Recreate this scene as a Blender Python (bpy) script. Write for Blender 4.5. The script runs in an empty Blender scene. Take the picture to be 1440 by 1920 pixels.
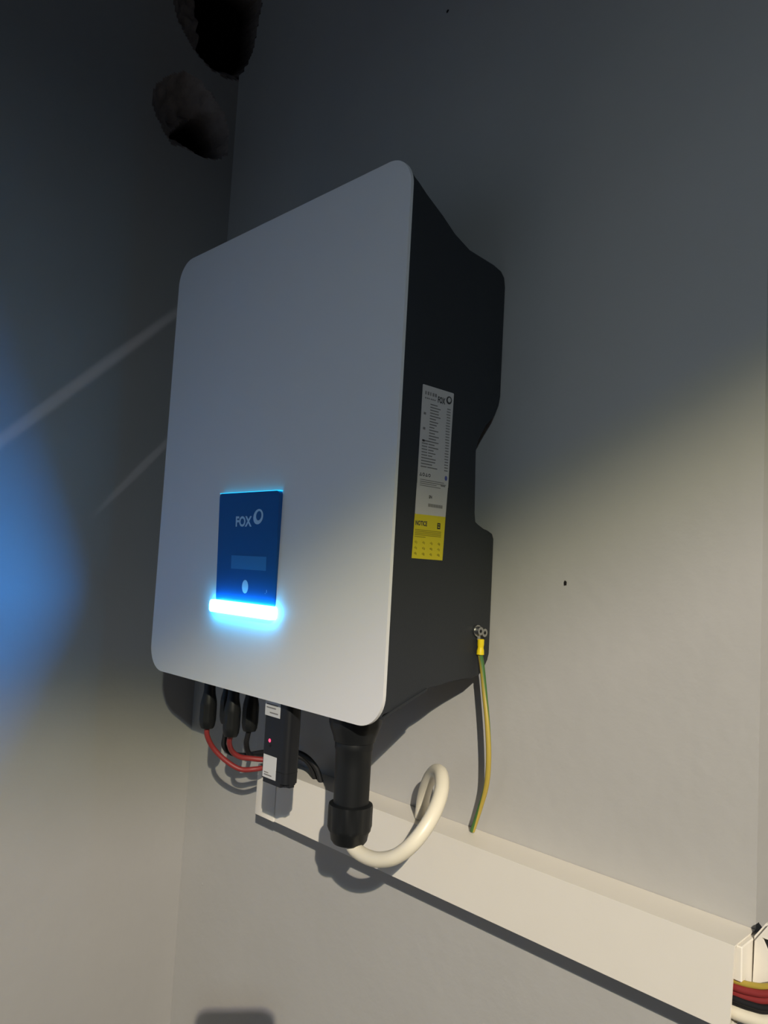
import bpy, bmesh, math, random
from mathutils import Vector, Matrix

random.seed(7)
SC = bpy.context.scene
COL = SC.collection
ZO = 1.1                      # height of the inverter's lower edge above the floor


def W(x, y, z):
    return Vector((x, y, z + ZO))


# ------------------------------------------------------------------ camera
cam_d = bpy.data.cameras.new('camera')
cam = bpy.data.objects.new('camera', cam_d)
COL.objects.link(cam)
CR = Vector((0.7006, 0.7114, 0.0552)).normalized()
CF = Vector((-0.7134, 0.6967, 0.0751)).normalized()
CR = (CR - CF * CR.dot(CF)).normalized()
CU = CR.cross(CF)
CPOS = W(0.4689, -0.6232, 0.1392)
cam.matrix_world = Matrix(((CR.x, CU.x, -CF.x, CPOS.x), (CR.y, CU.y, -CF.y, CPOS.y),
                           (CR.z, CU.z, -CF.z, CPOS.z), (0, 0, 0, 1)))
cam_d.sensor_fit = 'VERTICAL'
cam_d.sensor_height = 36.0
cam_d.lens = 36.0 * 1420.0 / 1920.0
cam_d.clip_start = 0.005
SC.camera = cam

# ------------------------------------------------------------------ light and exposure
SC.view_settings.view_transform = 'Standard'
SC.view_settings.look = 'None'
SC.view_settings.exposure = 0.0
SC.view_settings.gamma = 1.0
SC.view_settings.use_curve_mapping = False

world = bpy.data.worlds.new('world')
SC.world = world
world.use_nodes = True
bg = world.node_tree.nodes['Background']
bg.inputs['Color'].default_value = (0.45, 0.65, 1.0, 1)
bg.inputs['Strength'].default_value = 0.036


def lamp(name, loc, power, color, radius):
    d = bpy.data.lights.new(name, 'POINT')
    d.energy = power
    d.color = color
    d.shadow_soft_size = radius
    o = bpy.data.objects.new(name, d)
    o.location = loc
    COL.objects.link(o)
    return o


LAMP = W(2.36, -2.06, 1.49)
lamp('ceiling_bulb', LAMP, 395, (1.0, 0.875, 0.86), 0.012)
lamp('bulb_fill', LAMP - Vector((0, 0, 0.05)), 80, (0.74, 0.90, 1.0), 0.045)  # soft lamp added around the bulb to lift the shaded upper walls
lamp('edge_tint_lamp', LAMP - Vector((0, 0, 0.009)), 105, (0.95, 0.86, 0.05), 0.007)  # yellow lamp added to tint the soft edge of the shade
fd = bpy.data.lights.new('front_fill', 'AREA')  # unseen fill lamp added in front to brighten walls and plate
fd.shape = 'RECTANGLE'
fd.size, fd.size_y = 0.8, 0.8
fd.energy = 0.85
fd.color = (0.55, 0.75, 1.0)
fo = bpy.data.objects.new('front_fill', fd)
fo.location = W(-0.15, -1.6, 0.10)
fo.rotation_euler = (Vector(fo.location) - W(-0.05, -0.1, 0.20)).to_track_quat('Z', 'Y').to_euler()
COL.objects.link(fo)


def streak_spot(name, loc, a, b, width, power):
    """narrow unseen spot lamp added to lay a pale streak on the left wall"""
    mid = (a + b) / 2
    d = bpy.data.lights.new(name, 'SPOT')
    d.energy = power
    d.color = (0.85, 0.88, 1.0)
    d.shadow_soft_size = 0.001
    dist = (mid - loc).length
    d.spot_size = 2 * math.atan((b - a).length * 0.62 / dist)
    d.spot_blend = 1.0
    o = bpy.data.objects.new(name, d)
    z = (loc - mid).normalized()
    x = (b - a)
    x = (x - z * x.dot(z)).normalized()
    y = z.cross(x)
    k = width / (b - a).length
    o.matrix_world = Matrix(((x.x, y.x * k, z.x, loc.x), (x.y, y.y * k, z.y, loc.y), (x.z, y.z * k, z.z, loc.z), (0, 0, 0, 1)))
    COL.objects.link(o)


streak_spot('streak_spot_long', W(0.55, -1.0, 0.40), W(-0.561, -0.48, 0.10), W(-0.561, -0.06, 0.525), 0.015, 7.0)
streak_spot('streak_spot_short', W(0.55, -1.0, 0.40), W(-0.561, -0.175, 0.195), W(-0.561, -0.05, 0.34), 0.010, 5.0)
LED_FACE = 1050.0
LED_RIM = 32.0

# ------------------------------------------------------------------ materials


def mat(name, color, rough=0.5, metal=0.0, spec=0.5, bump=0.0, bscale=200.0, vary=0.0, vscale=20.0,
        emit=None, estr=0.0):
    m = bpy.data.materials.new(name)
    m.use_nodes = True
    nt = m.node_tree
    b = nt.nodes['Principled BSDF']
    b.inputs['Base Color'].default_value = (*color, 1)
    b.inputs['Roughness'].default_value = rough
    b.inputs['Metallic'].default_value = metal
    b.inputs['Specular IOR Level'].default_value = spec
    if emit:
        b.inputs['Emission Color'].default_value = (*emit, 1)
        b.inputs['Emission Strength'].default_value = estr
    if bump or vary:
        tc = nt.nodes.new('ShaderNodeTexCoord')
    if bump:
        n = nt.nodes.new('ShaderNodeTexNoise')
        n.inputs['Scale'].default_value = bscale
        n.inputs['Detail'].default_value = 4
        bp = nt.nodes.new('ShaderNodeBump')
        bp.inputs['Strength'].default_value = bump
        bp.inputs['Distance'].default_value = 0.002
        nt.links.new(tc.outputs['Object'], n.inputs['Vector'])
        nt.links.new(n.outputs['Fac'], bp.inputs['Height'])
        nt.links.new(bp.outputs['Normal'], b.inputs['Normal'])
    if vary:
        n = nt.nodes.new('ShaderNodeTexNoise')
        n.inputs['Scale'].default_value = vscale
        n.inputs['Detail'].default_value = 5
        r = nt.nodes.new('ShaderNodeMapRange')
        r.inputs['To Min'].default_value = 1 - vary
        r.inputs['To Max'].default_value = 1 + vary
        mx = nt.nodes.new('ShaderNodeMixRGB')
        mx.blend_type = 'MULTIPLY'
        mx.inputs['Fac'].default_value = 1
        mx.inputs['Color1'].default_value = (*color, 1)
        nt.links.new(tc.outputs['Object'], n.inputs['Vector'])
        nt.links.new(n.outputs['Fac'], r.inputs['Value'])
        nt.links.new(r.outputs['Result'], mx.inputs['Color2'])
        nt.links.new(mx.outputs['Color'], b.inputs['Base Color'])
    return m


M = dict(
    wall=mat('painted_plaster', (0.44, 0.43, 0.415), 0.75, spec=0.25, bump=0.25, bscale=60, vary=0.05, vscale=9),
    wall_left=mat('painted_plaster_dimmed', (0.37, 0.36, 0.35), 0.75, spec=0.25, bump=0.25, bscale=60, vary=0.05, vscale=9),  # same paint as the back wall, with dimmer light put into the colour
    floor=mat('concrete_floor', (0.035, 0.035, 0.036), 0.8, bump=0.3, vary=0.15),
    ceiling=mat('dark_ceiling_boards', (0.06, 0.06, 0.06), 0.8, bump=0.2),
    rubble=mat('broken_masonry', (0.34, 0.29, 0.27), 0.95, spec=0.1, bump=1.0, bscale=150, vary=0.35, vscale=50),
    void=mat('dark_cavity', (0.02, 0.018, 0.018), 0.95, spec=0.0),
    plate=mat('white_painted_metal', (0.74, 0.735, 0.745), 0.38, spec=0.4),
    body=mat('charcoal_powder_coat', (0.024, 0.027, 0.032), 0.55, spec=0.35, bump=0.15, bscale=900),
    glass=mat('dark_acrylic', (0.003, 0.08, 0.29), 0.30, spec=0.4),
    screen=mat('lcd_screen', (0.03, 0.19, 0.48), 0.35, spec=0.4),
    print_blue=mat('pale_blue_print', (0.40, 0.62, 0.85), 0.5),
    led=mat('led_diffuser', (0.8, 0.8, 0.8), 0.4, emit=(0.012, 0.30, 1.0), estr=LED_FACE),
    led_rim=mat('led_diffuser_side', (0.5, 0.8, 0.9), 0.4, emit=(0.04, 0.50, 1.0), estr=LED_RIM),
    led_edge=mat('light_guide_edge', (0.2, 0.6, 0.8), 0.4, emit=(0.0, 0.55, 1.0), estr=1.3),
    red_led=mat('red_indicator', (0.6, 0.05, 0.1), 0.4, emit=(1.0, 0.06, 0.16), estr=1.6),
    black=mat('black_plastic', (0.007, 0.008, 0.009), 0.45, spec=0.35),
    black_rub=mat('black_rubber', (0.012, 0.012, 0.014), 0.6, spec=0.3),
    dongle=mat('black_dongle_plastic', (0.010, 0.011, 0.014), 0.45, spec=0.35),
    pvc=mat('cream_pvc', (0.80, 0.755, 0.68), 0.38, spec=0.4, vary=0.02, vscale=30),
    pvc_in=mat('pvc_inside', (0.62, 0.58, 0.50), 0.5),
    cable_white=mat('white_cable_sheath', (0.80, 0.74, 0.60), 0.38, spec=0.5),
    red=mat('red_cable_sheath', (0.24, 0.025, 0.025), 0.5),
    yellow=mat('yellow_sleeve', (0.80, 0.60, 0.01), 0.4),
    metal=mat('zinc_steel', (0.60, 0.60, 0.58), 0.28, metal=1.0),
    label=mat('white_label', (0.52, 0.50, 0.49), 0.5),
    label_yellow=mat('yellow_label', (0.60, 0.50, 0.015), 0.5),
    ink=mat('black_ink', (0.05, 0.05, 0.05), 0.6),
    ink_grey=mat('grey_ink', (0.20, 0.19, 0.185), 0.6),
    ink_blue=mat('blue_ink', (0.08, 0.10, 0.32), 0.6),
    ink_dark_yellow=mat('fine_print_on_yellow', (0.30, 0.25, 0.01), 0.6),
    sticker=mat('dongle_sticker', (0.62, 0.62, 0.62), 0.5),
    phone=mat('phone_glass', (0.02, 0.02, 0.022), 0.25),
)

# green / yellow striped earth insulation: stripes run along the wire
me = bpy.data.materials.new('green_yellow_insulation')
me.use_nodes = True
_nt = me.node_tree
_b = _nt.nodes['Principled BSDF']
_b.inputs['Roughness'].default_value = 0.4
_uv = _nt.nodes.new('ShaderNodeUVMap')
_sx = _nt.nodes.new('ShaderNodeSeparateXYZ')
_ma = _nt.nodes.new('ShaderNodeMath'); _ma.operation = 'MULTIPLY_ADD'
_ma.inputs[1].default_value = 0.55
_fr = _nt.nodes.new('ShaderNodeMath'); _fr.operation = 'FRACT'
_rm = _nt.nodes.new('ShaderNodeValToRGB')
_rm.color_ramp.elements[0].position = 0.44; _rm.color_ramp.elements[0].color = (0.05, 0.14, 0.03, 1)
_rm.color_ramp.elements[1].position = 0.56; _rm.color_ramp.elements[1].color = (0.42, 0.31, 0.05, 1)
_nt.links.new(_uv.outputs['UV'], _sx.inputs[0])
_nt.links.new(_sx.outputs['Y'], _ma.inputs[0])
_nt.links.new(_sx.outputs['X'], _ma.inputs[2])
_nt.links.new(_ma.outputs[0], _fr.inputs[0])
_nt.links.new(_fr.outputs[0], _rm.inputs['Fac'])
_nt.links.new(_rm.outputs['Color'], _b.inputs['Base Color'])
M['earth'] = me

# ------------------------------------------------------------------ helpers


def world_loc(o):
    v = Vector((0, 0, 0))
    while o:
        v = v + o.location
        o = o.parent
    return v


def sharpen(bm, deg=35):
    for f in bm.faces:
        f.smooth = True
    for e in bm.edges:
        if len(e.link_faces) == 2:
            try:
                e.smooth = e.calc_face_angle() < math.radians(deg)
            except ValueError:
                e.smooth = True


def obj(name, bm, m, parent=None, origin=None, smooth=True):
    """link a bmesh (given in scene coordinates) as one mesh object"""
    bmesh.ops.recalc_face_normals(bm, faces=bm.faces[:])
    if smooth:
        sharpen(bm)
    org = world_loc(parent) if parent else (origin if origin is not None else Vector((0, 0, 0)))
    for v in bm.verts:
        v.co -= org
    d = bpy.data.meshes.new(name)
    bm.to_mesh(d)
    bm.free()
    d.materials.append(m)
    o = bpy.data.objects.new(name, d)
    COL.objects.link(o)
    if parent:
        o.parent = parent
    else:
        o.location = org
    return o


def thing(name, label, cat, loc, group=None):
    o = bpy.data.objects.new(name, None)
    o.empty_display_size = 0.02
    COL.objects.link(o)
    o.location = loc
    return tag(o, label, cat, group)


def tag(o, label, cat, group=None):
    o['label'] = label
    o['category'] = cat
    if group:
        o['group'] = group
    return o


def struct(o):
    o['kind'] = 'structure'
    return o


def box_bm(x0, x1, y0, y1, z0, z1, bevel=0.0, seg=2, bm=None):
    own = bm is None
    t = bmesh.new()
    vs = [t.verts.new(W(x, y, z)) for x in (x0, x1) for y in (y0, y1) for z in (z0, z1)]
    for f in ((0, 1, 3, 2), (4, 6, 7, 5), (0, 4, 5, 1), (2, 3, 7, 6), (0, 2, 6, 4), (1, 5, 7, 3)):
        t.faces.new([vs[i] for i in f])
    if bevel:
        bmesh.ops.bevel(t, geom=t.edges[:], offset=bevel, segments=seg, affect='EDGES', profile=0.5)
    if own:
        return t
    tmp = bpy.data.meshes.new('tmp')
    t.to_mesh(tmp)
    t.free()
    bm.from_mesh(tmp)
    bpy.data.meshes.remove(tmp)
    return bm


def prism_bm(pts, axis, a, b, bevel=0.0, seg=2):
    """polygon pts extruded along axis ('x': pts are (y,z); 'y': pts are (x,z); 'z': pts are (x,y))"""
    bm = bmesh.new()

    def P(p, c):
        return {'x': W(c, p[0], p[1]), 'y': W(p[0], c, p[1]), 'z': W(p[0], p[1], c)}[axis]
    A = [bm.verts.new(P(p, a)) for p in pts]
    B = [bm.verts.new(P(p, b)) for p in pts]
    fa = bm.faces.new(A)
    fb = bm.faces.new(B[::-1])
    n = len(pts)
    for i in range(n):
        bm.faces.new((A[i], B[i], B[(i + 1) % n], A[(i + 1) % n]))
    if bevel:
        ed = list(fa.edges) + list(fb.edges)
        bmesh.ops.bevel(bm, geom=ed, offset=bevel, segments=seg, affect='EDGES', profile=0.5)
    return bm


def rrect(x0, x1, z0, z1, r, n=8):
    out = []
    for cx, cz, a0 in ((x1 - r, z1 - r, 0), (x0 + r, z1 - r, 90), (x0 + r, z0 + r, 180), (x1 - r, z0 + r, 270)):
        for i in range(n + 1):
            a = math.radians(a0 + 90 * i / n)
            out.append((cx + r * math.cos(a), cz + r * math.sin(a)))
    return out


def ellipse(cx, cz, rx, rz, n=28):
    return [(cx + rx * math.cos(2 * math.pi * i / n), cz + rz * math.sin(2 * math.pi * i / n)) for i in range(n)]


def lathe_bm(x, y, prof, n=32, rib=None, bm=None):
    """profile of (radius, z) turned about the vertical through x, y; rib=(zlo, zhi, count, depth)"""
    bm = bm or bmesh.new()
    rings = []
    for r, z in prof:
        ring = []
        for i in range(n):
            a = 2 * math.pi * i / n
            rr = r
            if rib and rib[0] <= z <= rib[1]:
                rr = r - rib[3] * (0.5 + 0.5 * math.cos(rib[2] * a))
            ring.append(bm.verts.new(W(x + rr * math.cos(a), y + rr * math.sin(a), z)))
        rings.append(ring)
    for a, b in zip(rings, rings[1:]):
        for i in range(n):
            bm.faces.new((a[i], a[(i + 1) % n], b[(i + 1) % n], b[i]))
    bm.faces.new(rings[0])
    bm.faces.new(rings[-1][::-1])
    return bm


def catmull(pts, k=8):
    P = [Vector(p) for p in pts]
    P = [P[0] * 2 - P[1]] + P + [P[-1] * 2 - P[-2]]
    out = []
    for i in range(1, len(P) - 2):
        a, b, c, d = P[i - 1:i + 3]
        for j in range(k):
            t = j / k
            out.append(0.5 * ((2 * b) + (c - a) * t + (2 * a - 5 * b + 4 * c - d) * t * t + (3 * b - a - 3 * c + d) * t ** 3))
    out.append(P[-2])
    return out


def tube_bm(pts, r, n=14, k=8, uv=False, pitch=0.05, turn=0.0):
    path = [W(*p) for p in catmull(pts, k)]
    bm = bmesh.new()
    uvl = bm.loops.layers.uv.new('UVMap') if uv else None
    T0 = (path[1] - path[0]).normalized()
    up = Vector((0, -1, 0)) if abs(T0.y) < 0.9 else Vector((1, 0, 0))
    N = (up - T0 * up.dot(T0)).normalized()
    rings = []
    L = [0.0]
    for i, p in enumerate(path):
        T = (path[min(i + 1, len(path) - 1)] - path[max(i - 1, 0)]).normalized()
        N = (N - T * N.dot(T)).normalized()
        B = T.cross(N)
        rings.append([bm.verts.new(p + (N * math.cos(2 * math.pi * j / n) + B * math.sin(2 * math.pi * j / n)) * r) for j in range(n)])
        if i:
            L.append(L[-1] + (p - path[i - 1]).length)
    for i in range(len(rings) - 1):
        a, b = rings[i], rings[i + 1]
        for j in range(n):
            f = bm.faces.new((a[j], a[(j + 1) % n], b[(j + 1) % n], b[j]))
            if uv:
                for lp, (u, v) in zip(f.loops, ((j / n, L[i] / pitch), ((j + 1) / n, L[i] / pitch),
                                                ((j + 1) / n, L[i + 1] / pitch), (j / n, L[i + 1] / pitch))):
                    lp[uvl].uv = (u + turn, v)
    bm.faces.new(rings[0])
    bm.faces.new(rings[-1][::-1])
    return bm


def disc_x_bm(x, y, z, r, dx, n=20, hexa=False, bm=None):
    n = 6 if hexa else n
    bm = bm or bmesh.new()
    A = [bm.verts.new(W(x, y + r * math.cos(2 * math.pi * i / n), z + r * math.sin(2 * math.pi * i / n))) for i in range(n)]
    B = [bm.verts.new(W(x + dx, y + r * .9 * math.cos(2 * math.pi * i / n), z + r * .9 * math.sin(2 * math.pi * i / n))) for i in range(n)]
    bm.faces.new(A[::-1])
    bm.faces.new(B)
    for i in range(n):
        bm.faces.new((A[i], A[(i + 1) % n], B[(i + 1) % n], B[i]))
    return bm


def ring_x_bm(x, y, z, r0, r1, dx, n=24):
    bm = bmesh.new()
    V = [[bm.verts.new(W(xx, y + r * math.cos(2 * math.pi * i / n), z + r * math.sin(2 * math.pi * i / n))) for i in range(n)]
         for r, xx in ((r0, x), (r1, x), (r1, x + dx), (r0, x + dx))]
    for k in range(4):
        a, b = V[k], V[(k + 1) % 4]
        for i in range(n):
            bm.faces.new((a[i], a[(i + 1) % n], b[(i + 1) % n], b[i]))
    return bm


def text_bm(s, size, to_world):
    """words as flat lettering; to_world maps the lettering's own (u, v) to the scene"""
    cu = bpy.data.curves.new('lettering', 'FONT')
    cu.body = s
    cu.size = size
    cu.resolution_u = 3
    cu.offset = size * 0.035
    o = bpy.data.objects.new('lettering', cu)
    COL.objects.link(o)
    dg = bpy.context.evaluated_depsgraph_get()
    d = bpy.data.meshes.new_from_object(o.evaluated_get(dg))
    bm = bmesh.new()
    bm.from_mesh(d)
    xs = [v.co.x for v in bm.verts]
    ys = [v.co.y for v in bm.verts]
    x0, x1, y0, y1 = min(xs), max(xs), min(ys), max(ys)
    for v in bm.verts:
        v.co = to_world((v.co.x - x0) / (x1 - x0), (v.co.y - y0) / (y1 - y0))
    bpy.data.objects.remove(o)
    bpy.data.curves.remove(cu)
    bpy.data.meshes.remove(d)
    return bm


def quads_bm(rects, to_world):
    bm = bmesh.new()
    for u0, u1, v0, v1 in rects:
        bm.faces.new([bm.verts.new(to_world(u, v)) for u, v in ((u0, v0), (u1, v0), (u1, v1), (u0, v1))])
    return bm


def ring_flat_bm(outer, inner, to_world, bm=None):
    bm = bm or bmesh.new()
    A = [bm.verts.new(to_world(*p)) for p in outer]
    B = [bm.verts.new(to_world(*p)) for p in inner]
    n = len(A)
    for i in range(n):
        bm.faces.new((A[i], A[(i + 1) % n], B[(i + 1) % n], B[i]))
    return bm


# ------------------------------------------------------------------ the room
XL, XR = -0.5609, 0.2543          # left wall plane, right end of the back wall


def pseg(p, a, b):
    ax, ay = a; bx, by = b
    dx, dy = bx - ax, by - ay
    t = max(0, min(1, ((p[0] - ax) * dx + (p[1] - ay) * dy) / (dx * dx + dy * dy)))
    return math.hypot(p[0] - ax - t * dx, p[1] - ay - t * dy)


def sdist(p, poly):
    """distance inside a polygon, negative outside"""
    ins = False
    n = len(poly)
    d = 9
    for i in range(n):
        a, b = poly[i], poly[(i + 1) % n]
        d = min(d, pseg(p, a, b))
        if (a[1] > p[1]) != (b[1] > p[1]) and p[0] < (b[0] - a[0]) * (p[1] - a[1]) / (b[1] - a[1]) + a[0]:
            ins = not ins
    return d if ins else -d


def smooth(a, b, t):
    t = max(0, min(1, (t - a) / (b - a)))
    return t * t * (3 - 2 * t)


from mathutils import noise as mnoise
H1 = [(-.1422, .809), (-.1385, .8358), (-.1173, .8634), (-.0899, .8811), (-.0685, .88), (-.0453, .8655), (-.0222, .8459),
      (-.0121, .8195), (-.0131, .7835), (-.0353, .7676), (-.0633, .7615), (-.0865, .764), (-.1069, .7608), (-.1203, .7739), (-.1356, .7916)]
D1 = [(-.0875, .7976), (-.0754, .8178), (-.0508, .8391), (-.0298, .8422), (-.0153, .8224), (-.0135, .7886), (-.0307, .7724), (-.0586, .7648), (-.0807, .7729)]
H2 = [(-.1217, .9799), (-.1165, .9599), (-.0892, .9271), (-.0616, .9116), (-.0439, .9068), (-.0253, .9076), (.02, .92), (.06, .98),
      (.06, 1.09), (.0317, 1.12), (-.0248, 1.1298), (-.1059, 1.05)]
D2 = [(-.0591, 1.0083), (-.0531, .9585), (-.0399, .9409), (-.0236, .9353), (.02, .95), (.05, 1.0), (.05, 1.1), (-.024, 1.1111), (-.0636, 1.0501)]
HB = [(-.60, .955), (-.553, .924), (-.530, .943), (-.512, 1.006), (-.514, 1.07), (-.555, 1.12), (-.62, 1.12)]


def hole_wall(name, u0, u1, v0, v1, cu0, cu1, cv0, cv1, step, to_world, holes):
    """a wall face with a fine patch carrying ragged holes; the hole linings come back as their own meshes"""
    def depth(u, v):
        best, bi = 0.0, -1
        w = 0.004 * mnoise.noise(Vector((u * 90, v * 90, 3)))
        for i, (outer, deep, d0, d1) in enumerate(holes):
            s = sdist((u, v), outer) + w
            if s <= 0:
                continue
            d = d0 * smooth(0, 0.035, s) + 0.006 * smooth(0, .004, s)
            d *= 1 + 0.35 * mnoise.noise(Vector((u * 60, v * 60, 9)))
            if deep:
                q = sdist((u, v), deep) + w * 0.8
                d += d1 * smooth(-0.004, 0.012, q)
            if d > best:
                best, bi = d, i
        return best, bi
    nu, nv = round((cu1 - cu0) / step), round((cv1 - cv0) / step)
    grid = {}
    dep = {}
    for i in range(nu + 1):
        for j in range(nv + 1):
            u, v = cu0 + (cu1 - cu0) * i / nu, cv0 + (cv1 - cv0) * j / nv
            d, h = depth(u, v)
            if j == 0 or j == nv:
                d = 0
            dep[i, j] = (d, h)
            grid[i, j] = (u, v, d)
    flat = bmesh.new()
    lin = [bmesh.new() for _ in holes]
    caches = [dict() for _ in range(len(holes) + 1)]

    def vert(k, i, j):
        c = caches[k]
        if (i, j) not in c:
            c[i, j] = (lin[k] if k < len(holes) else flat).verts.new(to_world(*grid[i, j]))
        return c[i, j]
    for i in range(nu):
        for j in range(nv):
            q = ((i, j), (i + 1, j), (i + 1, j + 1), (i, j + 1))
            hs = [dep[c][1] for c in q if dep[c][0] > 0.001]
            k = hs[0] if hs else len(holes)
            (lin[k] if hs else flat).faces.new([vert(k, *c) for c in q])
    for a, b, c, d in ((u0, cu0, v0, v1), (cu1, u1, v0, v1), (cu0, cu1, v0, cv0), (cu0, cu1, cv1, v1)):
        if b - a > 1e-6 and d - c > 1e-6:
            flat.faces.new([flat.verts.new(to_world(*p, 0)) for p in ((a, c), (b, c), (b, d), (a, d))])
    return flat, lin




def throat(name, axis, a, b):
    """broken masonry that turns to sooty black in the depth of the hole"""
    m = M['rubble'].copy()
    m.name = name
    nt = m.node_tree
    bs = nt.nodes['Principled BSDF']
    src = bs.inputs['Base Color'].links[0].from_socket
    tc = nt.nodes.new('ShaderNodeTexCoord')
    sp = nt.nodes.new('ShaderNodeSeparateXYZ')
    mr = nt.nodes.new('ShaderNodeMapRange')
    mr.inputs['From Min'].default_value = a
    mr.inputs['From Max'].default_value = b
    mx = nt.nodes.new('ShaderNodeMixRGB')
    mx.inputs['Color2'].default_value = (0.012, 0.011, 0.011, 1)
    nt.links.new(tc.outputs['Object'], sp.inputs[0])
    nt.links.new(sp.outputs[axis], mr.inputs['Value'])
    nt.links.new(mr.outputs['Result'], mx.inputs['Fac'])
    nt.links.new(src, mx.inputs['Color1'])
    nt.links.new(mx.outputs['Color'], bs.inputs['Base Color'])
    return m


FZ = -ZO
CZ = 1.62
flat, lin = hole_wall('wall_left', -3.2, 0.0612, FZ, CZ, -0.1972, 0.0612, 0.70, 1.14, 0.0034,
                      lambda u, v, d: W(XL - d, u, v), [(H1, D1, 0.035, 0.16), (H2, D2, 0.035, 0.14)])
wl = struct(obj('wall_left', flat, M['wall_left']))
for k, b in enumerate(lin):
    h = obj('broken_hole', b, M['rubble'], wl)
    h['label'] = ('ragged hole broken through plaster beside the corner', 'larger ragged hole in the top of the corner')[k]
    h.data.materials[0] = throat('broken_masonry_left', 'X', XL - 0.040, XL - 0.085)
flat, lin = hole_wall('wall_back', XL, XR, FZ, CZ, XL, -0.45, 0.88, 1.14, 0.0036,
                      lambda u, v, d: W(u, d, v), [(HB, HB, 0.02, 0.10)])
for a, b in (((XR, 0), (XR, 0.45)),):
    flat.faces.new([flat.verts.new(W(x, y, z)) for (x, y), z in ((a, FZ), (b, FZ), (b, CZ), (a, CZ))])
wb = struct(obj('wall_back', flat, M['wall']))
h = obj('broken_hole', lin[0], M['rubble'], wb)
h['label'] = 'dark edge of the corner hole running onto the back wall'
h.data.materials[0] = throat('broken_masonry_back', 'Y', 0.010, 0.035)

struct(obj('floor', box_bm(XL - 0.3, 4.0, -3.2, 0.6, FZ - 0.1, FZ), M['floor']))
struct(obj('ceiling', box_bm(XL - 0.3, 4.0, -3.2, 0.6, CZ, CZ + 0.1), M['ceiling']))
# unseen blocker added before the lamp: its lower edge shades the upper walls
bz = 1.343
bm = bmesh.new()
bx = lambda y, o: 2.11 + (y + 1.84) * 0.20 + o
A = [bm.verts.new(W(bx(y, o), y, z)) for y in (-3.1, 0.55) for o in (0, -0.16) for z in (bz, CZ)]
for f in ((0, 1, 3, 2), (4, 6, 7, 5), (0, 4, 5, 1), (2, 3, 7, 6), (0, 2, 6, 4), (1, 5, 7, 3)):
    bm.faces.new([A[i] for i in f])
struct(obj('light_blocker', bm, M['ceiling']))

# small chips in the plaster
for x, z, r in ((0.0795, 0.1356, 0.0022), (-0.1085, 0.800, 0.0022), (-0.50, -0.327, 0.0022)):
    bm = bmesh.new()
    n = 9
    ring = [bm.verts.new(W(x + r * random.uniform(.6, 1.2) * math.cos(2 * math.pi * i / n), -0.0004,
                           z + r * 1.3 * random.uniform(.6, 1.2) * math.sin(2 * math.pi * i / n))) for i in range(n)]
    c = bm.verts.new(W(x, -0.0012, z))
    for i in range(n):
        bm.faces.new((ring[i], ring[(i + 1) % n], c))
    obj('chip', bm, M['void'] if z > 0 else M['wall'], wb)

# ------------------------------------------------------------------ the inverter
inv = thing('solar_inverter', 'large wall mounted inverter with pale front plate, charcoal body and glowing blue bar', 'inverter',
            W(-0.2075, 0, 0.036))
prof = [(-.1502, .5065), (-.1392, .498), (-.1277, .491), (-.104, .479), (-.0857, .468), (-.0772, .4625), (-.062, .4595),
        (-.022, .4583), (-.009, .4554), (-.003, .450), (-.0008, .440), (-.0008, .324), (-.0030, .3133), (-.0118, .304),
        (-.0160, .297), (-.0222, .2887), (-.0330, .280), (-.0370, .2735), (-.0380, .262), (-.0375, .20), (-.0355, .1895),
        (-.0294, .1862), (-.0120, .1843), (-.0045, .1815), (-.0015, .176), (-.0008, .060), (-.0030, .0535), (-.008, .0462),
        (-.0168, .039), (-.0275, .0358), (-.063, .0360), (-.0783, .0355), (-.0892, .0327), (-.1138, .0239), (-.1371, .0156),
        (-.1502, .010)]
obj('housing', prism_bm(prof, 'x', -0.411, -0.0045, 0.0022, 2), M['body'], inv)
# shallow cover strip closing the lower front of the housing
obj('lower_cover', prism_bm([(-.149, .0085), (-.1371, .0142), (-.1138, .0226), (-.094, .0300), (-.094, .0322), (-.1138, .0250), (-.1371, .0166), (-.149, .0110)],
                            'x', -0.400, -0.0030, 0.0), M['body'], inv)
fp = obj('front_plate', prism_bm(rrect(-0.4153, 0.0, 0.0, 0.52, 0.030, 12), 'y', -0.1541, -0.1505, 0.0012, 2), M['plate'], inv)
fp['label'] = 'pale satin front plate with rounded corners'

FY = -0.1541
# display: a tilted acrylic slab, proud at its top, running down into the light bar
bm = prism_bm(rrect(-0.2738, -0.1620, 0.0935, 0.2138, 0.004, 5), 'y', FY - 0.0006, FY)
for v in bm.verts:
    if v.co.y < FY - 0.0003:
        v.co.y -= 0.0045 * (v.co.z - ZO - 0.0935) / 0.12
pan = obj('display_panel', bm, M['glass'], inv)
pan['label'] = 'dark blue acrylic display panel lit from below'
py = lambda z: FY - 0.0006 - 0.0045 * (z - 0.0935) / 0.12 - 0.0002
PW = lambda x, z: W(x, py(z), z)
obj('lettering', text_bm('FOX', 0.02, lambda a, b: PW(-0.2392 + 0.0305 * a, 0.1765 + 0.0116 * b)), M['print_blue'], pan)


def drop(cx, cz, rx, rz, tilt, n=36):
    out = []
    for i in range(n):
        a = 2 * math.pi * i / n
        x, z = rx * math.cos(a), rz * math.sin(a)
        out.append((cx + x * math.cos(tilt) - z * math.sin(tilt), cz + x * math.sin(tilt) + z * math.cos(tilt)))
    return out


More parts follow.
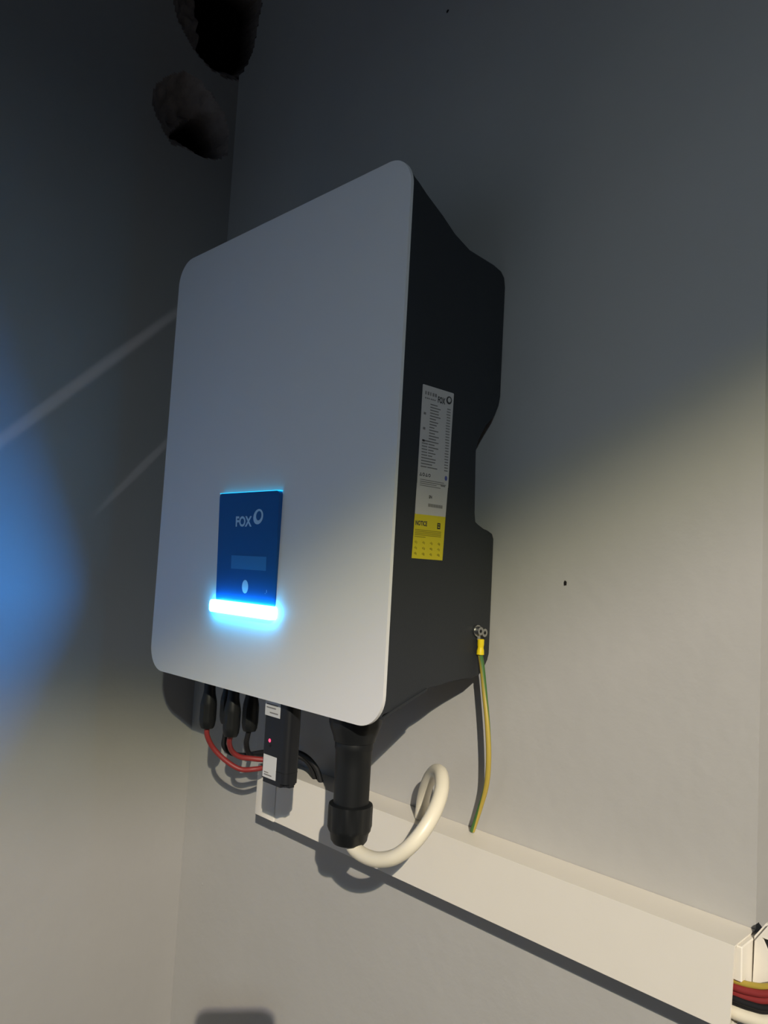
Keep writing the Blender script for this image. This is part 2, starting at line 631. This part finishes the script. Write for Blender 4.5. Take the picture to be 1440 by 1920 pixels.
obj('emblem', ring_flat_bm(drop(-.1972, .1872, .0092, .0078, 0.5), drop(-.1962, .1882, .0052, .0046, 0.9), PW), M['print_blue'], pan)
obj('lcd_screen', quads_bm([(-0.2452, -0.1798, 0.1306, 0.1452)], PW), M['screen'], pan)
bm = bmesh.new()
bm.faces.new([bm.verts.new(PW(x, z)) for x, z in ellipse(-0.2167, 0.1122, 0.0058, 0.0072)])
obj('touch_button', bm, M['print_blue'], pan)
obj('status_mark', quads_bm([(-0.1778, -0.1772, 0.1080, 0.1110), (-0.1800, -0.1795, 0.1068, 0.1076)], PW), M['print_blue'], pan)
# thin glowing upper edge of the acrylic
obj('light_guide_edge', prism_bm(rrect(-0.2735, -0.1622, 0.2136, 0.2146, 0.0004, 2), 'y', FY - 0.0050, FY - 0.0002), M['led_edge'], pan)
# light bar: soft glowing rim and bright face
LH = 0.0062
outer, inner = rrect(-0.2775, -0.1582, 0.0812, 0.0950, 0.0042, 6), rrect(-0.2768, -0.1589, 0.0819, 0.0943, 0.0036, 6)
bm = bmesh.new()
V = [[bm.verts.new(W(p[0], y, p[1])) for p in loop] for loop, y in ((outer, FY), (outer, FY - LH), (inner, FY - LH), (inner, FY))]
for k in range(4):
    for i in range(len(outer)):
        j = (i + 1) % len(outer)
        bm.faces.new((V[k][i], V[k][j], V[(k + 1) % 4][j], V[(k + 1) % 4][i]))
bar = obj('light_bar', bm, M['led_rim'], inv)
bar['label'] = 'glowing cyan status light bar'
obj('light_bar_face', prism_bm(inner, 'y', FY - 0.0010, FY - 0.0004), M['led'], bar)

# labels on the right side of the housing
SX = -0.0045


def SW(o):
    return lambda u, v: W(SX + o, u, v)


def shear_quad(u0, u1, vl0, vr0, vl1, vr1):
    return [(u0, vl0), (u1, vr0), (u1, vr1), (u0, vl1)]


def label_obj(name, pts, m, text=None):
    o = obj(name, prism_bm(pts, 'x', SX - 0.0002, SX + 0.00035), m, inv)
    if text:
        o['label'] = text
    return o


rl = label_obj('rating_label', [(-.1208, .2195), (-.0775, .2200), (-.0757, .3110), (-.0765, .3119), (-.1193, .3119), (-.1199, .3113)], M['label'],
               'white rating plate with rows of small print')
sl = label_obj('serial_label', [(-.1216, .1912), (-.0792, .1918), (-.0778, .2200), (-.1210, .2195)], M['label'], 'white serial number label')
nl = label_obj('notice_label', [(-.1228, .1506), (-.0806, .1504), (-.0792, .1918), (-.1216, .1912)], M['label_yellow'], 'yellow notice label')
PO = 0.00055
obj('lettering', text_bm('FOX', 0.02, lambda a, b: W(SX + PO, -0.0985 + 0.0105 * a, 0.2985 + 0.0062 * b)), M['ink'], rl)
obj('emblem', ring_flat_bm(drop(-.0825, .3038, .0042, .0038, 0.5), drop(-.0822, .3042, .0024, .0022, 0.9), SW(PO)), M['ink'], rl)
rows = [(-.1165 + 0.0034 * i, -.1165 + 0.0034 * i + random.uniform(.0016, .0028), .3030, .3062) for i in range(5)]
rows += [(-.1165 + 0.0026 * i, -.1165 + 0.0026 * i + random.uniform(.0012, .0022), .2992, .3004) for i in range(6)]
z = 0.2945
while z > 0.2345:
    rows.append((-.1085, -.1085 + random.uniform(.006, .015), z, z + 0.0010))
    rows.append((-.0855 + random.uniform(0, .001), -.0795, z, z + 0.0010))
    if z < 0.262:
        rows.append((-.1175, -.1105 + random.uniform(0, .003), z, z + 0.0010))
    z -= 0.0027
for zz in (0.284, 0.270, 0.2585):
    rows.append((-.1172, -.1140, zz, zz + 0.0022))
for k in range(4):
    rows.append((-.1175, -.0800 - random.uniform(0, .01) - 0.008 * (k > 1), 0.2232 - 0.0018 * k, 0.2238 - 0.0018 * k))
rows.append((-.0885, -.0820, .2125 + .0075, .2138 + .0075))
obj('small_print', quads_bm(rows, SW(PO)), M['ink_grey'], rl)
bm = bmesh.new()
for i, u in enumerate((-.1170, -.1130, -.1090, -.1050)):   # safety pictograms
    if i % 2 == 0:
        ring_flat_bm([(u - .0017, .2268), (u + .0017, .2268), (u, .2302)], [(u - .0008, .2275), (u + .0008, .2275), (u, .2291)], SW(PO), bm)
    else:
        ring_flat_bm(ellipse(u, .2283, .0016, .0016, 16), ellipse(u, .2283, .0009, .0009, 16), SW(PO), bm)
obj('pictogram', bm, M['ink'], rl)
bm = bmesh.new()
bm.faces.new([bm.verts.new(W(SX + PO, u, v)) for u, v in ellipse(-.0815, .2285, .0019, .0024, 18)])
obj('blue_mark', bm, M['ink_blue'], rl)
obj('lettering', text_bm('SN', 0.02, lambda a, b: W(SX + PO, -0.1042 + 0.0042 * a, 0.2070 + 0.0030 * b)), M['ink'], sl)
obj('small_print', quads_bm([(-.1045 + .00185 * i, -.1045 + .00185 * i + .0014, .1992, .2022) for i in range(11)], SW(PO)), M['ink_grey'], sl)
obj('lettering', text_bm('NOTICE', 0.02, lambda a, b: W(SX + PO, -0.1205 + 0.0158 * a, 0.1808 + 0.0046 * b)), M['ink'], nl)
obj('pictogram', quads_bm([(-.0905, -.0862, .1795, .1808), (-.0905, -.0862, .1818, .1832), (-.0905, -.0862, .1840, .1852), (-.0905, -.0895, .1795, .1852),
                           (-.0872, -.0862, .1795, .1852)], SW(PO)), M['ink'], nl)
rows = [(-.1208, -.0845, .1765 - .0015 * i, .1772 - .0015 * i) for i in range(4)] + [(-.1208, -.106, .1702, .1709)]
for r_ in range(3):
    for c_ in range(4):
        u = -.1205 + .0105 * c_
        for k in range(3):
            rows.append((u + .0013 * k, u + .0013 * k + random.uniform(.0007, .0012), .1650 - .0052 * r_ - .0005 * k, .1662 - .0052 * r_ + .0006 * (k == 1)))
obj('small_print', quads_bm(rows, SW(PO)), M['ink_dark_yellow'], nl)

# earthing screws in the housing's side
bm = disc_x_bm(SX, -.0145, .0815, .0046, .0035)
sc = obj('earth_screw', bm, M['metal'], inv)
obj('screw_slot', disc_x_bm(SX + .0035, -.0145, .0815, .0019, .0003, hexa=True), M['black'], sc)
sc2 = obj('earth_screw', disc_x_bm(SX + .0022, -.0240, .0835, .0046, .0035), M['metal'], inv)
obj('screw_slot', disc_x_bm(SX + .0057, -.0240, .0835, .0019, .0003, hexa=True), M['black'], sc2)

# ------------------------------------------------------------------ earth cable
ec = thing('earth_cable', 'green and yellow earth wire hanging from the housing side into the trunking', 'cable', W(0.0, -0.0125, -0.1146))
bm = ring_x_bm(SX + .0006, -.0240, .0835, .0030, .0058, .0014)
lug = obj('ring_lug', bm, M['metal'], ec)
obj('lug_neck', box_bm(SX + .0006, SX + .0026, -.0242, -.0200, .0740, .0790, .0004, 1), M['metal'], lug)
obj('crimp_sleeve', lathe_bm(SX + .0040, -.0212, [(.0028, .0755), (.0034, .0750), (.0034, .0700), (.0030, .0682), (.0030, .0668), (.0036, .0645), (.0038, .0605), (.0032, .0602)], 18),
    M['yellow'], ec)
obj('insulation', tube_bm([(SX + .004, -.0212, .0640), (SX + .0042, -.0208, .0585), (.0016, -.0200, .0487), (.0062, -.0200, .0234), (.0125, -.0215, -.0059),
                           (.0155, -.0215, -.0356), (.0122, -.0185, -.0622), (.0020, -.0140, -.0886), (-.0075, -.0120, -.1130)], .0026, 14, 10, uv=True, pitch=0.16, turn=0.5),
    M['earth'], ec)

# ------------------------------------------------------------------ trunking along the back wall
tr = thing('cable_trunking', 'long cream plastic cable trunking running along the wall below the inverter', 'trunking', W(-0.03, 0, -0.1745))
T0, T1, TD = -0.1745, -0.1146, 0.0405
# base channel: back, floor and upper wall, the upper wall reaching past the lid's end
bm = box_bm(-.3255, .2535, -.0022, -.0002, T0 + .0012, T1 - .0012)
box_bm(-.3255, .2500, -TD + .0024, -.0022, T0 + .0012, T0 + .0030, bm=bm)
box_bm(-.3255, .2535, -TD + .0024, -.0022, T1 - .0032, T1 - .0012, bm=bm)
obj('base_channel', bm, M['pvc_in'], tr)
bm = prism_bm([(-TD, T0), (-TD, T1), (-.0005, T1), (-.0005, T1 - .0011), (-TD + .0022, T1 - .0011), (-TD + .0022, T0 + .0011), (-.0005, T0 + .0011), (-.0005, T0)],
              'x', -.2895, .2515)
for v in bm.verts:     # the lid's upper right corner runs on a little and is cut back below
    if v.co.x > .24 and v.co.z > ZO - .12:
        v.co.x = .2540
obj('lid', bm, M['pvc'], tr)
bm = box_bm(.2490, .2572, -.0345, -.0008, -.1408, -.1162, .0008, 1)
box_bm(.2490, .2572, -.0255, -.0008, -.1500, -.1400, bm=bm)
obj('coupler', bm, M['pvc'], tr)
bm = prism_bm([(-TD - .0008, T0 - .0006), (-TD - .0008, T1 + .0006), (-.0004, T1 + .0006), (-.0004, T0 - .0006)], 'x', -.3290, -.2890, .0008, 2)
obj('end_cap', bm, M['pvc'], tr)

# corner box just past the wall's end
jb = thing('corner_box', 'cream plastic corner box at the right end of the trunking, just in frame', 'box', W(0.30, 0.02, -0.19))
out = [(.2560, -.1750), (.2580, -.1163), (.2680, -.1026), (.34, -.1026), (.34, -.1145), (.2640, -.1121), (.2690, -.1220), (.2760, -.1260), (.34, -.1260), (.34, -.1750)]
out = [(x + (.0012 if x < .26 else 0), z) for x, z in out]
obj('front_panel', prism_bm(out, 'y', -.0160, -.0140), M['pvc'], jb)
obj('shell', prism_bm([(.2575, -.1745), (.2580, -.1140), (.2660, -.1020), (.34, -.1020), (.34, -.1745)], 'y', -.0136, -.0060), M['pvc'], jb)
obj('dark_backing', prism_bm([(.2630, -.1112), (.339, -.1120), (.339, -.1275), (.2680, -.1235)], 'y', -.01395, -.0137), M['black'], jb)  # black sheet standing in for the dark inside the notch

# conductors leaving the open end of the trunking
for nm, zc, dz, r, m, lab, dyy in (
        ('trunking_wire', -.1440, -.1370, .0022, 'earth', 'green and yellow wire, topmost of the wires leaving the trunking end', 0),
        ('trunking_wire', -.1480, -.1415, .0028, 'red', 'upper of two red wires leaving the trunking end', -.001),
        ('trunking_wire', -.1525, -.1465, .0028, 'red', 'lower of two red wires leaving the trunking end', 0),
        ('trunking_wire', -.1552, -.1510, .0025, 'black_rub', 'black wire leaving the trunking end just under the red wires', -.002),
        ('trunking_wire', -.1585, -.1535, .0025, 'black_rub', 'black wire leaving the trunking end just above the thick white cable', 0),
        ('trunking_cable', -.1655, -.1605, .0050, 'cable_white', 'thick white cable leaving the trunking end below the black wires', 0)):
    y = -.0295 + dyy
    o = obj(nm, tube_bm([(.20, y, zc - .0015), (.235, y, zc), (.250, y - .001, zc + .001), (.2625, y - .001, zc + (dz - zc) * .4), (.2750, y, dz), (.30, y + .004, dz + .014), (.33, y + .01, dz + .03)],
                        r, 12, 6, uv=True, pitch=0.4, turn=0.8), M[m], origin=W(.25, y, zc))
    tag(o, lab, 'cable' if 'cable' in nm else 'wire', 'wires leaving the trunking end')

# ------------------------------------------------------------------ AC connector with its white cable
ac = thing('ac_cable', 'white mains cable with black screw gland looping from inverter to trunking', 'cable', W(-0.067, -0.122, -0.117))
gx, gy = -0.0672, -0.122
obj('coupling', lathe_bm(gx, gy, [(.0150, .0110), (.0252, .0105), (.0252, -.0080), (.0238, -.0120), (.0205, -.0205), (.0196, -.0245), (.0182, -.0250)], 40,
                         rib=(-.0080, .0105, 12, .0012)), M['black'], ac)
obj('sleeve', lathe_bm(gx, gy, [(.0180, -.0235), (.0184, -.0262), (.0184, -.0310), (.0176, -.0330), (.0170, -.0480), (.0168, -.0840)], 40), M['black'], ac)
obj('gland_nut', lathe_bm(gx, gy, [(.0180, -.0815), (.0206, -.0828), (.0212, -.0850), (.0212, -.1035), (.0200, -.1065), (.0185, -.1085), (.0172, -.1155), (.0150, -.1185), (.0085, -.1195)], 48,
                          rib=(-.1040, -.0845, 10, .0016)), M['black'], ac)
obj('sheath', tube_bm([(gx, gy, -.1120), (gx + .0015, gy, -.1170), (-.0553, -.1225, -.1222), (-.0383, -.1235, -.1232), (-.0211, -.1235, -.1200), (-.0036, -.1215, -.1115),
                       (.0105, -.1150, -.0962), (.0150, -.1000, -.0775), (.0075, -.0800, -.0615), (-.0085, -.0620, -.0520), (-.0270, -.0490, -.0545),
                       (-.0450, -.0380, -.0690), (-.0594, -.0280, -.0900), (-.0660, -.0230, -.1130)], .0068, 20, 10), M['cable_white'], ac)

# ------------------------------------------------------------------ wifi dongle
dg = thing('communication_dongle', 'black upright communication dongle with two white stickers under the inverter', 'dongle', W(-0.16, -0.136, -0.083))
DX0, DX1, DY0, DY1 = -.1815, -.1395, -.1462, -.1270
bm = prism_bm(rrect(DX0, DX1, DY0, DY1, .0065, 6), 'z', -.0835, .0112)
bmesh.ops.bevel(bm, geom=[e for e in bm.edges if all(abs(v.co.z - (ZO - .0835)) < 1e-5 for v in e.verts)], offset=.0035, segments=3, affect='EDGES')
cs = obj('casing', bm, M['dongle'], dg)
obj('plug_neck', box_bm(-.172, -.150, -.1330, -.1275, .0100, .0196), M['black'], dg)
obj('seam', prism_bm(rrect(DX0 - .0002, DX1 + .0002, DY0 - .0002, DY1 + .0002, .0066, 6), 'z', -.0695, -.0689), M['black'], dg)
st1 = obj('sticker', box_bm(-.1785, -.1530, DY0 - .0003, DY0 + .0001, -.0170, .0060), M['sticker'], dg)
DWp = lambda u, v: W(u, DY0 - .0005, v)
obj('small_print', quads_bm([(-.176, -.157, -.0060, -.0046), (-.176, -.160, -.0092, -.0080), (-.170, -.156, -.0140, -.0128)], DWp), M['ink_grey'], st1)
st2 = obj('sticker', box_bm(-.1760, -.1540, DY0 - .0003, DY0 + .0001, -.0785, -.0560), M['sticker'], dg)
obj('small_print', quads_bm([(-.1735, -.1605, -.0762, -.0750), (-.1735, -.1660, -.0738, -.0728)], DWp), M['ink_grey'], st2)
bm = bmesh.new()
bm.faces.new([bm.verts.new(W(x, DY0 - .0005, z)) for x, z in ellipse(-.1672, -.0412, .0019, .0019, 18)])
obj('indicator_light', bm, M['red_led'], dg)['label'] = 'glowing red indicator'
bm = bmesh.new()
bm.faces.new([bm.verts.new(W(x, DY0 - .0005, z)) for x, z in ellipse(-.1672, -.0466, .0016, .0012, 18)])
obj('indicator_light', bm, M['black'], dg)

# ------------------------------------------------------------------ solar connectors and cables
PP = [(.0065, .0160), (.0068, .0155), (.0068, -.0150), (.0074, -.0200), (.0094, -.0290), (.0098, -.0330), (.0098, -.0500), (.0090, -.0560), (.0074, -.0598), (.0040, -.0604)]


def solar(x, y, m, pts, lab):
    t = thing('solar_cable', lab, 'cable', W(x, y, -.06), 'solar cables under the inverter')
    obj('plug', lathe_bm(x, y, PP, 22, rib=(-.0501, -.0329, 8, .0012)), M['black'], t)
    obj('sheath', tube_bm([(x, y, -.0570)] + pts, .0031, 12, 8), M[m], t)
    return t


solar(-.3230, -.1230, 'red', [(-.3240, -.1215, -.0690), (-.3233, -.1120, -.0850), (-.3146, -.0990, -.0995), (-.3023, -.0860, -.1085), (-.2903, -.0740, -.1075),
                              (-.2850, -.0560, -.1060), (-.2825, -.0400, -.1075), (-.2830, -.0320, -.1149)],
      'red solar cable hanging from the leftmost black plug')
solar(-.2725, -.1230, 'red', [(-.2790, -.1200, -.0690), (-.2850, -.1110, -.0810), (-.2846, -.1000, -.0885), (-.2790, -.0860, -.0912), (-.2680, -.0690, -.0935),
                              (-.2630, -.0530, -.1000), (-.2620, -.0400, -.1149)],
      'red solar cable hanging from the middle front plug')
solar(-.3330, -.0890, 'black_rub', [(-.3362, -.0885, -.0760), (-.3374, -.0880, -.0880), (-.3346, -.0800, -.0965), (-.3224, -.0700, -.0985), (-.2981, -.0600, -.0915),
                                    (-.2694, -.0500, -.0835), (-.2428, -.0400, -.0850), (-.2300, -.0300, -.0980), (-.2243, -.0250, -.1149)],
      'black solar cable whose plug hides behind the two front plugs')
solar(-.2850, -.0890, 'black_rub', [(-.2880, -.0890, -.0670), (-.2907, -.0880, -.0765), (-.2960, -.0800, -.0890), (-.2946, -.0700, -.0945), (-.2763, -.0600, -.0913),
                                    (-.2534, -.0480, -.0860), (-.2420, -.0330, -.0940), (-.2390, -.0220, -.1149)],
      'black solar cable hanging from the right plug beside the dongle')

# ------------------------------------------------------------------ the phone taking the picture: its shadow falls on the wall at lower left
ph = thing('smartphone', 'black smartphone held up to take the picture, casting the rounded shadow at the bottom', 'phone', CPOS)


def phone_bm(a0, a1, b0, b1, r, d0, d1, bev):
    bm = bmesh.new()
    pts = rrect(a0, a1, b0, b1, r, 8)
    A = [bm.verts.new(CPOS + CR * p[0] + CU * p[1] - CF * d0) for p in pts]
    B = [bm.verts.new(CPOS + CR * p[0] + CU * p[1] - CF * d1) for p in pts]
    fa = bm.faces.new(A); fb = bm.faces.new(B[::-1])
    for i in range(len(pts)):
        bm.faces.new((A[i], B[i], B[(i + 1) % len(pts)], A[(i + 1) % len(pts)]))
    if bev:
        bmesh.ops.bevel(bm, geom=list(fa.edges) + list(fb.edges), offset=bev, segments=2, affect='EDGES')
    return bm


obj('phone_body', phone_bm(-.058, .0165, -.149, .0110, .010, .004, .012, .0015), M['phone'], ph)
